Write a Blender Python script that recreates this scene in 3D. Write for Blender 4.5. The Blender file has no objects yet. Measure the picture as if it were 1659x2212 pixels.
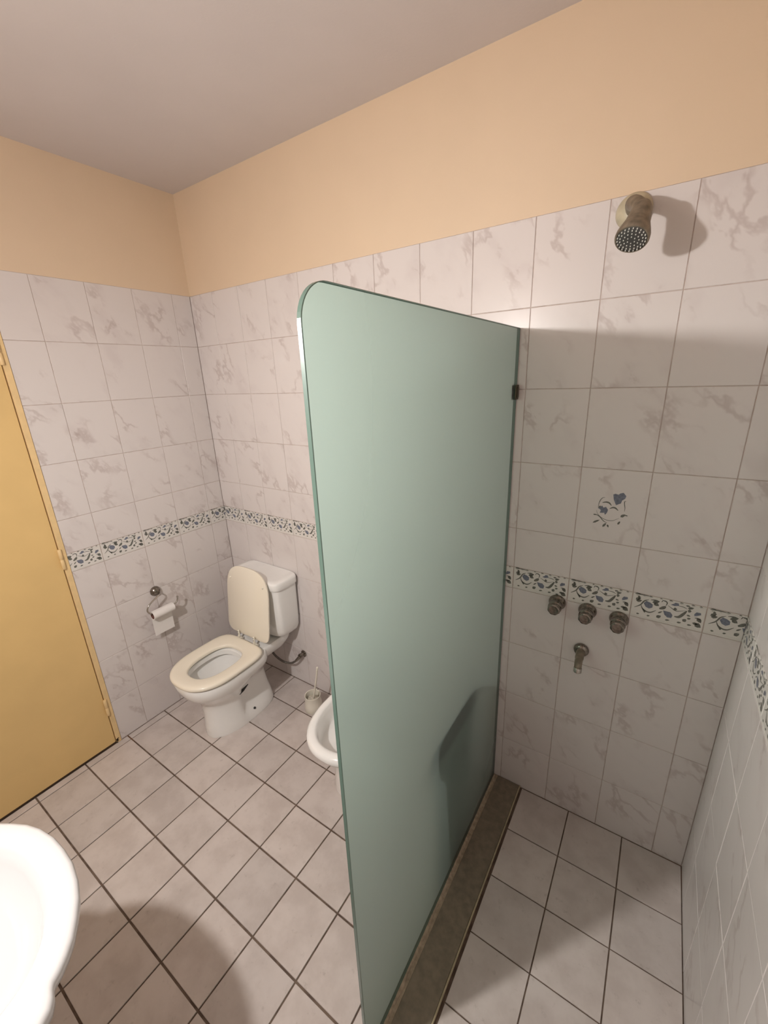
import bpy, bmesh, math, random
from mathutils import Vector, Matrix
import numpy as np

# ------------------------------------------------------------------ camera, light, exposure
sc = bpy.context.scene
COL = sc.collection
PI = math.pi
rnd = random.Random(7)

cam_data = bpy.data.cameras.new('camera')
cam = bpy.data.objects.new('camera', cam_data)
COL.objects.link(cam)
RIGHT = Vector((0.8339663875657854, 0.5505473267382971, -0.03738589883305338))
DOWN = Vector((0.14090828744202263, -0.27797207807512025, -0.9501980732136628))
FWD = Vector((-0.5335212450693945, 0.7871652716108071, -0.30939605076284504))
M = Matrix((RIGHT, -DOWN, -FWD)).transposed().to_4x4()
M.translation = Vector((2.1945, -1.4827, 1.7988))
cam.matrix_world = M
cam_data.sensor_fit = 'VERTICAL'
cam_data.sensor_height = 24.0
cam_data.lens = 24.0 * 897.56 / 2212.0
cam_data.clip_start = 0.01
sc.camera = cam

world = bpy.data.worlds.new('world')
sc.world = world
world.use_nodes = True
world.node_tree.nodes['Background'].inputs[0].default_value = (0.9, 0.88, 0.85, 1)
world.node_tree.nodes['Background'].inputs[1].default_value = 0.2

# wall lamp over the washbasin; forward-down cone chosen to dim ceiling, lift floor
bulb = bpy.data.lights.new('mirror_lamp', 'SPOT')
bulb.energy = 58.0
bulb.shadow_soft_size = 0.032
bulb.spot_size = PI
bulb.spot_blend = 1.0
bulb.color = (1.0, 0.972, 0.94)
bulb_ob = bpy.data.objects.new('mirror_lamp', bulb)
bulb_ob.location = (1.212, -1.753, 2.0)
bulb_ob.rotation_euler = Vector((0.14, 0.68, -0.68)).to_track_quat('-Z', 'Y').to_euler()
COL.objects.link(bulb_ob)
# added fill at the lamp's position, brightens the left side and ceiling
fill = bpy.data.lights.new('lamp_fill', 'POINT')
fill.energy = 18.5
fill.shadow_soft_size = 0.036
fill.color = (1.0, 0.965, 0.925)
fill_ob = bpy.data.objects.new('lamp_fill', fill)
fill_ob.location = (1.212, -1.753, 2.0)
COL.objects.link(fill_ob)

vs = sc.view_settings
vs.view_transform = 'Standard'
vs.look = 'None'
vs.gamma = 1.0
vs.use_curve_mapping = False
vs.exposure = 0.04

# ------------------------------------------------------------------ room numbers (metres)
XD = 2.483          # right wall
YB = -1.87          # wall behind the camera
HC = 2.697          # ceiling
ZT = 2.2405         # top of the tiling
TW, TH = 0.2, 0.25  # wall tile
ZB1, ZB0 = 1.0812, 0.9909   # border band
XG = 1.758          # glass face
LIP = 0.0022        # grout sits this far behind the tile face

# ------------------------------------------------------------------ material helpers
def new_mat(name):
    m = bpy.data.materials.new(name)
    m.use_nodes = True
    nt = m.node_tree
    b = nt.nodes['Principled BSDF']
    return m, nt, b

def simple(name, col, rough=0.5, metal=0.0, noise=0.0, nscale=20.0, bump=0.0, bscale=200.0, coat=0.0, spec=None):
    m, nt, b = new_mat(name)
    b.inputs['Base Color'].default_value = (*col, 1)
    b.inputs['Roughness'].default_value = rough
    b.inputs['Metallic'].default_value = metal
    b.inputs['Coat Weight'].default_value = coat
    b.inputs['Coat Roughness'].default_value = 0.06
    if spec is not None: b.inputs['Specular IOR Level'].default_value = spec
    tc = nt.nodes.new('ShaderNodeTexCoord')
    if noise:
        n = nt.nodes.new('ShaderNodeTexNoise'); n.inputs['Scale'].default_value = nscale; n.inputs['Detail'].default_value = 4
        nt.links.new(tc.outputs['Object'], n.inputs['Vector'])
        r = nt.nodes.new('ShaderNodeValToRGB')
        r.color_ramp.elements[0].position = 0.3; r.color_ramp.elements[1].position = 0.7
        r.color_ramp.elements[0].color = (*[c * (1 - noise) for c in col], 1)
        r.color_ramp.elements[1].color = (*[min(1, c * (1 + noise)) for c in col], 1)
        nt.links.new(n.outputs['Fac'], r.inputs['Fac'])
        nt.links.new(r.outputs['Color'], b.inputs['Base Color'])
    if bump:
        n = nt.nodes.new('ShaderNodeTexNoise'); n.inputs['Scale'].default_value = bscale; n.inputs['Detail'].default_value = 3
        nt.links.new(tc.outputs['Object'], n.inputs['Vector'])
        bp = nt.nodes.new('ShaderNodeBump'); bp.inputs['Strength'].default_value = bump; bp.inputs['Distance'].default_value = 0.001
        nt.links.new(n.outputs['Fac'], bp.inputs['Height'])
        nt.links.new(bp.outputs['Normal'], b.inputs['Normal'])
    return m

def math_node(nt, op, a=None, b=None, clamp=False):
    n = nt.nodes.new('ShaderNodeMath'); n.operation = op; n.use_clamp = clamp
    for i, v in enumerate((a, b)):
        if v is None: continue
        if isinstance(v, (int, float)): n.inputs[i].default_value = v
        else: nt.links.new(v, n.inputs[i])
    return n.outputs[0]

def maprange(nt, v, a, b, c=0.0, d=1.0, smooth=True):
    n = nt.nodes.new('ShaderNodeMapRange')
    n.interpolation_type = 'SMOOTHSTEP' if smooth else 'LINEAR'
    nt.links.new(v, n.inputs['Value'])
    for k, x in zip(('From Min', 'From Max', 'To Min', 'To Max'), (a, b, c, d)): n.inputs[k].default_value = x
    return n.outputs['Result']

def mixc(nt, fac, a, b):
    n = nt.nodes.new('ShaderNodeMix'); n.data_type = 'RGBA'
    if isinstance(fac, float): n.inputs[0].default_value = fac
    else: nt.links.new(fac, n.inputs[0])
    for s, v in ((6, a), (7, b)):
        if isinstance(v, tuple): n.inputs[s].default_value = (*v, 1)
        else: nt.links.new(v, n.inputs[s])
    return n.outputs[2]

def marble_tile():
    """glazed pinkish white tile with thin smoky veins that run down to the right"""
    m, nt, b = new_mat('marbled_tile')
    tc = nt.nodes.new('ShaderNodeTexCoord')
    oi = nt.nodes.new('ShaderNodeObjectInfo')
    off = math_node(nt, 'MULTIPLY', oi.outputs['Random'], 37.0)
    cx = nt.nodes.new('ShaderNodeCombineXYZ')
    nt.links.new(off, cx.inputs[0]); nt.links.new(off, cx.inputs[2])
    add = nt.nodes.new('ShaderNodeVectorMath'); add.operation = 'ADD'
    nt.links.new(tc.outputs['Object'], add.inputs[0]); nt.links.new(cx.outputs[0], add.inputs[1])
    mp = nt.nodes.new('ShaderNodeMapping')
    mp.inputs['Rotation'].default_value = (0, 0, math.radians(52))
    mp.inputs['Scale'].default_value = (0.42, 1.25, 1)
    # rotate first, squash after: two mapping nodes
    mp.inputs['Scale'].default_value = (1, 1, 1)
    mp2 = nt.nodes.new('ShaderNodeMapping'); mp2.inputs['Scale'].default_value = (0.72, 1.15, 1)
    nt.links.new(tc.outputs['Object'], mp.inputs['Vector'])
    nt.links.new(mp.outputs[0], mp2.inputs['Vector'])
    add2 = nt.nodes.new('ShaderNodeVectorMath'); add2.operation = 'ADD'
    nt.links.new(mp2.outputs[0], add2.inputs[0]); nt.links.new(cx.outputs[0], add2.inputs[1])
    V = add2.outputs[0]
    def noise(scale, detail, dist=0.0, rough=0.55):
        n = nt.nodes.new('ShaderNodeTexNoise')
        n.inputs['Scale'].default_value = scale; n.inputs['Detail'].default_value = detail
        n.inputs['Distortion'].default_value = dist; n.inputs['Roughness'].default_value = rough
        nt.links.new(V, n.inputs['Vector'])
        return n.outputs['Fac']
    n1 = noise(8.0, 4.0, 0.15)
    ridge = math_node(nt, 'ABSOLUTE', math_node(nt, 'SUBTRACT', n1, 0.5))
    vein = maprange(nt, ridge, 0.0, 0.05, 1.0, 0.0)
    mask = maprange(nt, noise(7.0, 1.0), 0.50, 0.66)
    fine = math_node(nt, 'MULTIPLY', vein, mask)
    smoke = maprange(nt, noise(7.5, 3.0, 0.2), 0.50, 0.74)
    patch = maprange(nt, noise(26.0, 4.0, 0.3, 0.6), 0.56, 0.72)
    patch = math_node(nt, 'MULTIPLY', patch, smoke)
    base = mixc(nt, math_node(nt, 'MULTIPLY', smoke, 0.40), TILE_LIGHT, TILE_CLOUD)
    c2 = mixc(nt, math_node(nt, 'MULTIPLY', patch, 0.50), base, TILE_VEIN)
    c3 = mixc(nt, math_node(nt, 'MULTIPLY', fine, 0.46), c2, TILE_VEIN)
    nt.links.new(c3, b.inputs['Base Color'])
    b.inputs['Roughness'].default_value = 0.30
    b.inputs['Specular IOR Level'].default_value = 0.22
    b.inputs['Coat Weight'].default_value = 0.25
    b.inputs['Coat Roughness'].default_value = 0.06
    nb = nt.nodes.new('ShaderNodeTexNoise'); nb.inputs['Scale'].default_value = 26.0
    nt.links.new(add.outputs[0], nb.inputs['Vector'])
    bp = nt.nodes.new('ShaderNodeBump'); bp.inputs['Strength'].default_value = 0.22; bp.inputs['Distance'].default_value = 0.0012
    nt.links.new(nb.outputs['Fac'], bp.inputs['Height'])
    nt.links.new(bp.outputs['Normal'], b.inputs['Normal'])
    return m

TILE_LIGHT = (0.71, 0.655, 0.635)
TILE_CLOUD = (0.60, 0.535, 0.525)
TILE_VEIN = (0.42, 0.335, 0.315)

def floor_tile_mat():
    m, nt, b = new_mat('floor_tile')
    tc = nt.nodes.new('ShaderNodeTexCoord'); oi = nt.nodes.new('ShaderNodeObjectInfo')
    off = math_node(nt, 'MULTIPLY', oi.outputs['Random'], 31.0)
    cx = nt.nodes.new('ShaderNodeCombineXYZ'); nt.links.new(off, cx.inputs[2])
    add = nt.nodes.new('ShaderNodeVectorMath'); add.operation = 'ADD'
    nt.links.new(tc.outputs['Object'], add.inputs[0]); nt.links.new(cx.outputs[0], add.inputs[1])
    def noise(s, d, r=0.6):
        n = nt.nodes.new('ShaderNodeTexNoise'); n.inputs['Scale'].default_value = s; n.inputs['Detail'].default_value = d; n.inputs['Roughness'].default_value = r
        nt.links.new(add.outputs[0], n.inputs['Vector']); return n.outputs['Fac']
    c1 = mixc(nt, maprange(nt, noise(9, 4), 0.35, 0.7), (0.62, 0.555, 0.525), (0.53, 0.465, 0.435))
    c2 = mixc(nt, math_node(nt, 'MULTIPLY', maprange(nt, noise(38, 5, 0.7), 0.58, 0.75), 0.35), c1, (0.27, 0.225, 0.20))
    tint = mixc(nt, oi.outputs['Random'], (0.93, 0.93, 0.93), (1.05, 1.04, 1.03))
    mul = nt.nodes.new('ShaderNodeMix'); mul.data_type = 'RGBA'; mul.blend_type = 'MULTIPLY'; mul.inputs[0].default_value = 1
    nt.links.new(c2, mul.inputs[6]); nt.links.new(tint, mul.inputs[7])
    nt.links.new(mul.outputs[2], b.inputs['Base Color'])
    b.inputs['Roughness'].default_value = 0.42
    bp = nt.nodes.new('ShaderNodeBump'); bp.inputs['Strength'].default_value = 0.25; bp.inputs['Distance'].default_value = 0.0008
    nt.links.new(noise(60, 4), bp.inputs['Height']); nt.links.new(bp.outputs['Normal'], b.inputs['Normal'])
    return m

def stained(name, col, dark, stains, rough=0.8, scale=30.0):
    """a grout or cement with rusty stains at fixed places"""
    m, nt, b = new_mat(name)
    tc = nt.nodes.new('ShaderNodeTexCoord')
    n = nt.nodes.new('ShaderNodeTexNoise'); n.inputs['Scale'].default_value = scale; n.inputs['Detail'].default_value = 4
    nt.links.new(tc.outputs['Object'], n.inputs['Vector'])
    c = mixc(nt, maprange(nt, n.outputs['Fac'], 0.35, 0.65), col, dark)
    for p, r in stains:
        d = nt.nodes.new('ShaderNodeVectorMath'); d.operation = 'DISTANCE'
        nt.links.new(tc.outputs['Object'], d.inputs[0]); d.inputs[1].default_value = p
        dd = math_node(nt, 'ADD', d.outputs['Value'], math_node(nt, 'MULTIPLY', n.outputs['Fac'], r * 0.8))
        c = mixc(nt, maprange(nt, dd, r * 0.5, r * 1.5, 0.85, 0.0), c, (0.17, 0.075, 0.03))
    nt.links.new(c, b.inputs['Base Color'])
    b.inputs['Roughness'].default_value = rough
    return m

MT = {}
MT['tile'] = marble_tile()
MT['floor_tile'] = floor_tile_mat()
MT['grout'] = stained('wall_grout', (0.60, 0.50, 0.45), (0.46, 0.36, 0.31), [])
MT['floor_grout'] = stained('floor_grout', (0.17, 0.12, 0.088), (0.10, 0.066, 0.048), [((0.02, -0.84, 0), 0.10), ((2.47, -0.03, 0), 0.10), ((1.77, -0.03, 0), 0.08)])
MT['cream_paint'] = simple('cream_paint', (0.74, 0.575, 0.41), 0.55, bump=0.25, bscale=160, noise=0.015, nscale=5)
MT['ceiling_paint'] = simple('ceiling_paint', (0.66, 0.60, 0.58), 0.75, bump=0.3, bscale=130, noise=0.02, nscale=4)
MT['ochre'] = simple('ochre_gloss_paint', (0.75, 0.515, 0.22), 0.38, noise=0.03, nscale=6, bump=0.15, bscale=90)
MT['frame_paint'] = simple('frame_gloss_paint', (0.79, 0.57, 0.29), 0.4, noise=0.06, nscale=30, bump=0.4, bscale=120)
MT['china'] = simple('white_china', (0.90, 0.885, 0.86), 0.10, coat=0.6, noise=0.01)
MT['basin_china'] = simple('basin_china', (0.70, 0.69, 0.69), 0.15, coat=0.3)
MT['seat'] = simple('cream_seat_plastic', (0.86, 0.79, 0.665), 0.22, coat=0.25)
MT['pale_plastic'] = simple('pale_plastic', (0.80, 0.76, 0.66), 0.35)
MT['bristle'] = simple('bristle', (0.55, 0.50, 0.42), 0.8, noise=0.25, nscale=120)
MT['chrome'] = simple('worn_chrome', (0.50, 0.47, 0.43), 0.22, metal=1.0, noise=0.15, nscale=70)
MT['dull_chrome'] = simple('dull_chrome', (0.25, 0.22, 0.19), 0.24, metal=0.95, noise=0.35, nscale=90)
MT['hose'] = simple('braided_hose', (0.17, 0.15, 0.13), 0.45, metal=0.6, noise=0.4, nscale=260)
MT['bronze'] = simple('dark_clip_metal', (0.085, 0.068, 0.045), 0.4, metal=0.7)
MT['paper'] = simple('toilet_paper', (0.80, 0.76, 0.735), 0.9, bump=0.3, bscale=300)
MT['card'] = simple('cardboard', (0.17, 0.075, 0.055), 0.9)
MT['print_blue'] = simple('blue_print', (0.17, 0.185, 0.235), 0.28, noise=0.25, nscale=150)
MT['print_dark'] = simple('grey_green_print', (0.145, 0.145, 0.125), 0.28, noise=0.25, nscale=150)
MT['border_glaze'] = simple('border_glaze', (0.72, 0.685, 0.645), 0.28, noise=0.03, nscale=30)
MT['rust_dark'] = simple('gap_dark', (0.06, 0.035, 0.018), 0.9)
MT['sill'] = simple('dark_sill_stone', (0.215, 0.172, 0.125), 0.5, noise=0.18, nscale=45, bump=0.2, bscale=150)
MT['sealant'] = simple('aged_sealant', (0.38, 0.295, 0.21), 0.6, noise=0.25, nscale=70)
MT['sill_edge'] = simple('sill_edge_strip', (0.44, 0.37, 0.24), 0.4, noise=0.15, nscale=60)
MT['bin'] = simple('grey_bin_plastic', (0.72, 0.73, 0.70), 0.5)
MT['bin_lid'] = simple('black_bin_plastic', (0.012, 0.013, 0.016), 0.4)
MT['nozzle'] = simple('limescaled_nozzle', (0.75, 0.74, 0.68), 0.6)
MT['scaled_metal'] = simple('limescaled_metal', (0.22, 0.18, 0.135), 0.5, metal=0.35, noise=0.35, nscale=50)
MT['spray_face'] = simple('spray_face', (0.13, 0.125, 0.12), 0.35, metal=0.6)
MT['escutcheon'] = simple('painted_escutcheon', (0.52, 0.46, 0.33), 0.4, noise=0.15, nscale=40)
MT['shadow_hole'] = simple('hollow', (0.03, 0.028, 0.026), 0.7)
MT['water'] = simple('still_water', (0.35, 0.33, 0.29), 0.04)

def glass_mats():
    # sandblasted far face: scatters what reaches it; near face: clear, slightly glossy
    m, nt, b = new_mat('frosted_glass_face'); nt.nodes.remove(b); out = nt.nodes['Material Output']
    tr = nt.nodes.new('ShaderNodeBsdfTranslucent'); tr.inputs[0].default_value = (0.64, 0.755, 0.73, 1)
    df = nt.nodes.new('ShaderNodeBsdfDiffuse'); df.inputs[0].default_value = (0.49, 0.575, 0.55, 1)
    rf = nt.nodes.new('ShaderNodeBsdfRefraction'); rf.inputs['Color'].default_value = (0.62, 0.76, 0.72, 1)
    rf.inputs['Roughness'].default_value = 0.62; rf.inputs['IOR'].default_value = 1.22
    mx = nt.nodes.new('ShaderNodeMixShader'); mx.inputs[0].default_value = 0.46
    nt.links.new(tr.outputs[0], mx.inputs[1]); nt.links.new(df.outputs[0], mx.inputs[2])
    my = nt.nodes.new('ShaderNodeMixShader'); my.inputs[0].default_value = 0.34
    nt.links.new(mx.outputs[0], my.inputs[1]); nt.links.new(rf.outputs[0], my.inputs[2]); nt.links.new(my.outputs[0], out.inputs[0])
    c, nt, b = new_mat('clear_glass_face'); nt.nodes.remove(b); out = nt.nodes['Material Output']
    t = nt.nodes.new('ShaderNodeBsdfTransparent'); t.inputs[0].default_value = (0.90, 0.97, 0.93, 1)
    g = nt.nodes.new('ShaderNodeBsdfGlossy'); g.inputs['Roughness'].default_value = 0.4
    f = nt.nodes.new('ShaderNodeFresnel'); f.inputs[0].default_value = 1.3
    mx = nt.nodes.new('ShaderNodeMixShader')
    nt.links.new(f.outputs[0], mx.inputs[0]); nt.links.new(t.outputs[0], mx.inputs[1]); nt.links.new(g.outputs[0], mx.inputs[2]); nt.links.new(mx.outputs[0], out.inputs[0])
    e = simple('glass_edge', (0.10, 0.165, 0.135), 0.24, spec=0.9)
    return m, c, e
MT['frost'], MT['clear'], MT['glass_edge'] = glass_mats()

# ------------------------------------------------------------------ object helpers
def finish(name, bm, mats, parent=None, smooth=False, angle=None, loc=None):
    me = bpy.data.meshes.new(name)
    bmesh.ops.recalc_face_normals(bm, faces=bm.faces)
    bm.to_mesh(me); bm.free()
    if not isinstance(mats, (list, tuple)): mats = [mats]
    for m in mats: me.materials.append(m)
    o = bpy.data.objects.new(name, me)
    COL.objects.link(o)
    if loc is not None: o.location = loc
    if parent is not None: o.parent = parent
    if smooth or angle is not None:
        me.polygons.foreach_set('use_smooth', [True] * len(me.polygons))
        if angle is not None: me.set_sharp_from_angle(angle=math.radians(angle))
    return o

def empty(name, loc=(0, 0, 0)):
    o = bpy.data.objects.new(name, None)
    o.empty_display_size = 0.05
    o.location = loc
    COL.objects.link(o)
    return o

def tag(o, label, cat, group=None):
    o['label'] = label; o['category'] = cat
    if group: o['group'] = group
    return o

def struct(o):
    o['kind'] = 'structure'; return o

def box(bm, lo, hi, mi=0, bevel=0.0, seg=2):
    r = bmesh.ops.create_cube(bm, size=1.0)
    vs_ = r['verts']
    c = [(a + b) / 2 for a, b in zip(lo, hi)]; s = [b - a for a, b in zip(lo, hi)]
    for v in vs_: v.co = Vector([v.co[i] * s[i] + c[i] for i in range(3)])
    fs = list({f for v in vs_ for f in v.link_faces})
    for f in fs: f.material_index = mi
    if bevel:
        es = list({e for f in fs for e in f.edges})
        bmesh.ops.bevel(bm, geom=es, offset=bevel, segments=seg, profile=0.5, affect='EDGES')
    return fs

def frame_for(d):
    d = Vector(d).normalized()
    a = Vector((0, 0, 1)) if abs(d.z) < 0.9 else Vector((1, 0, 0))
    x = d.cross(a).normalized(); y = d.cross(x).normalized()
    return x, y, d

def lathe(bm, prof, origin, axis, n=32, mi=0, squash=None):
    """prof: list of (distance along axis, radius)"""
    x, y, d = frame_for(axis); o = Vector(origin)
    rings = []
    for h, r in prof:
        if r < 1e-6: rings.append([bm.verts.new(o + d * h)])
        else: rings.append([bm.verts.new(o + d * h + (x * math.cos(2 * PI * k / n) + y * math.sin(2 * PI * k / n)) * r) for k in range(n)])
    for A, B in zip(rings, rings[1:]):
        for k in range(n):
            k2 = (k + 1) % n
            if len(A) == 1 and len(B) == 1: continue
            if len(A) == 1: f = bm.faces.new((A[0], B[k], B[k2]))
            elif len(B) == 1: f = bm.faces.new((A[k], B[0], A[k2]))
            else: f = bm.faces.new((A[k], B[k], B[k2], A[k2]))
            f.material_index = mi
    return rings

def tube(bm, pts, rad, n=12, mi=0, cap=True):
    pts = [Vector(p) for p in pts]
    rs = rad if isinstance(rad, (list, tuple)) else [rad] * len(pts)
    rings = []; px = None
    for i, p in enumerate(pts):
        d = (pts[min(i + 1, len(pts) - 1)] - pts[max(i - 1, 0)]).normalized()
        if px is None: x, y, _ = frame_for(d)
        else:
            x = (px - d * px.dot(d)).normalized(); y = d.cross(x).normalized()
        px = x
        rings.append([bm.verts.new(p + (x * math.cos(2 * PI * k / n) + y * math.sin(2 * PI * k / n)) * rs[i]) for k in range(n)])
    for A, B in zip(rings, rings[1:]):
        for k in range(n):
            f = bm.faces.new((A[k], B[k], B[(k + 1) % n], A[(k + 1) % n])); f.material_index = mi
    if cap:
        for R in (rings[0], rings[-1]):
            f = bm.faces.new(R); f.material_index = mi

def spline(pts, sub=8):
    P = [Vector(p) for p in pts]
    P = [P[0] * 2 - P[1]] + P + [P[-1] * 2 - P[-2]]
    out = []
    for i in range(1, len(P) - 2):
        for k in range(sub):
            t = k / sub
            a, b, c, d = P[i - 1], P[i], P[i + 1], P[i + 2]
            out.append(0.5 * ((2 * b) + (c - a) * t + (2 * a - 5 * b + 4 * c - d) * t * t + (3 * b - a - 3 * c + d) * t ** 3))
    out.append(P[-2]); return out

def loft(bm, secs, mi=0, cap0=True, cap1=True, close=False):
    rings = [[bm.verts.new(p) for p in s] for s in secs]
    n = len(rings[0])
    pairs = list(zip(rings, rings[1:])) + ([(rings[-1], rings[0])] if close else [])
    for A, B in pairs:
        for k in range(n):
            f = bm.faces.new((A[k], A[(k + 1) % n], B[(k + 1) % n], B[k])); f.material_index = mi
    if not close:
        if cap0: bm.faces.new(rings[0]).material_index = mi
        if cap1: bm.faces.new(rings[-1]).material_index = mi
    return rings

def dshape(cx, yb, yf, hw, z, n=48, eb=4.5, ef=2.3, yc=None):
    """closed outline, squarish towards the wall (yb) and rounded at the front (yf)"""
    if yc is None: yc = yb + (yf - yb) * 0.52
    out = []
    for k in range(n):
        t = 2 * PI * k / n
        c, s = math.cos(t), math.sin(t)
        e = eb if s > 0 else ef
        x = math.copysign(abs(c) ** (2 / e), c) * hw
        y = math.copysign(abs(s) ** (2 / e), s)
        y = y * (yb - yc) + yc if s > 0 else yc + y * (yc - yf)
        zz = z(x, y) if callable(z) else z
        out.append(Vector((cx + x, y, zz)))
    return out

# ------------------------------------------------------------------ tiles
_tm = {}
def tile_mesh(w, h, t=0.007, bev=0.0011, mat='tile', name='tile'):
    key = (round(w, 4), round(h, 4), t, mat, name)
    if key in _tm: return _tm[key]
    bm = bmesh.new()
    add_tile(bm, w, h, t, bev)
    me = bpy.data.meshes.new(name)
    bmesh.ops.recalc_face_normals(bm, faces=bm.faces)
    bm.to_mesh(me); bm.free()
    me.materials.append(MT[mat])
    _tm[key] = me
    return me

def add_tile(bm, w, h, t, bev):
    def ring(dx, z): return [bm.verts.new((sx * (w / 2 - dx), sy * (h / 2 - dx), z)) for sx, sy in ((-1, -1), (1, -1), (1, 1), (-1, 1))]
    A, B, C_ = ring(0, -t), ring(0, -bev), ring(bev, 0)
    for P, Q in ((A, B), (B, C_)):
        for k in range(4): bm.faces.new((P[k], P[(k + 1) % 4], Q[(k + 1) % 4], Q[k]))
    bm.faces.new(C_); bm.faces.new(A[::-1])

FACING = {'back': (PI / 2, 0, 0), 'left': (PI / 2, 0, PI / 2), 'right': (PI / 2, 0, -PI / 2), 'front': (PI / 2, 0, PI), 'floor': (0, 0, 0)}
def spot(side, s, z, out=0.0):
    """s runs to the right as one faces the wall"""
    if side == 'back': return (s, -out, z)
    if side == 'left': return (out, -s, z)          # s = distance from the corner with the back wall
    if side == 'right': return (XD - out, -s, z)
    if side == 'front': return (s, YB + out, z)
    return (s, -z, out)                             # floor: z = distance from the back wall

def place_tile(side, s0, s1, z0, z1, parent, joint=0.0019, mat='tile', name='tile', jz=None):
    w, h = s1 - s0 - joint, z1 - z0 - (joint if jz is None else jz)
    if w < 0.006 or h < 0.006: return None
    o = bpy.data.objects.new(name, tile_mesh(w, h, mat=mat, name=name))
    o.rotation_euler = FACING[side]
    o.location = spot(side, (s0 + s1) / 2, (z0 + z1) / 2, rnd.uniform(-0.0003, 0.0003))
    # tiles laid by hand are never quite flush
    o.rotation_euler = [a + rnd.uniform(-0.0016, 0.0016) for a in o.rotation_euler]
    COL.objects.link(o); o.parent = parent
    return o

FLOWER = {'b': [[(2.2, 43.5), (8.2, 46.5), (17.2, 44.5), (22.2, 49.5), (30.2, 52.5), (39.2, 42.5), (37.2, 33.5), (29.2, 26.5), (27.2, 16.5), (20.2, 12.5), (14.2, 8.5), (10.2, 16.5), (5.2, 27.5)], [(-36.8, -7.5), (-29.8, -3.5), (-25.8, 2.5), (-20.8, -4.5), (-13.8, -0.5), (-6.8, -10.5), (-8.8, -20.5), (-13.8, -28.5), (-15.8, -21.5), (-29.8, -23.5), (-27.8, -13.5)]], 's': [(0.7, [(-40.8, -15.5), (-35.8, -27.5), (-24.8, -38.5), (-7.8, -45.5), (9.2, -45.5), (21.2, -38.5), (28.2, -33.5)]), (1.0, [(-35.8, -8.5), (-35.8, 6.5), (-32.8, 19.5), (-26.8, 28.5), (-19.8, 30.5)]), (2.2, [(-25.8, 12.5), (-14.8, 15.5), (-5.8, 13.5), (1.2, 5.5)]), (2.2, [(-2.8, -5.5), (6.2, -0.5), (14.2, -1.5), (22.2, -8.5)]), (1.0, [(40.2, -9.5), (40.2, 2.5), (37.2, 16.5), (37.2, 24.5), (41.2, 24.5)]), (1.2, [(-48.8, -31.5), (-38.8, -31.5), (-27.8, -37.5), (-16.8, -49.5), (-4.8, -55.5)])], 'l': [((-47.8, -61.5), (-26.8, -47.5), 2.7), ((-16.8, -71.5), (-6.8, -55.5), 3.1), ((-3.8, -60.5), (1.2, -70.5), 2.4), ((26.2, -56.5), (32.2, -43.5), 2.7), ((31.2, -29.5), (44.2, -18.5), 3.9), ((42.2, -21.5), (52.2, -22.5), 1.7), ((-48.8, -31.5), (-37.8, -31.5), 1.7), ((-33.8, -6.5), (-29.8, 1.5), 2.2)]}
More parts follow.
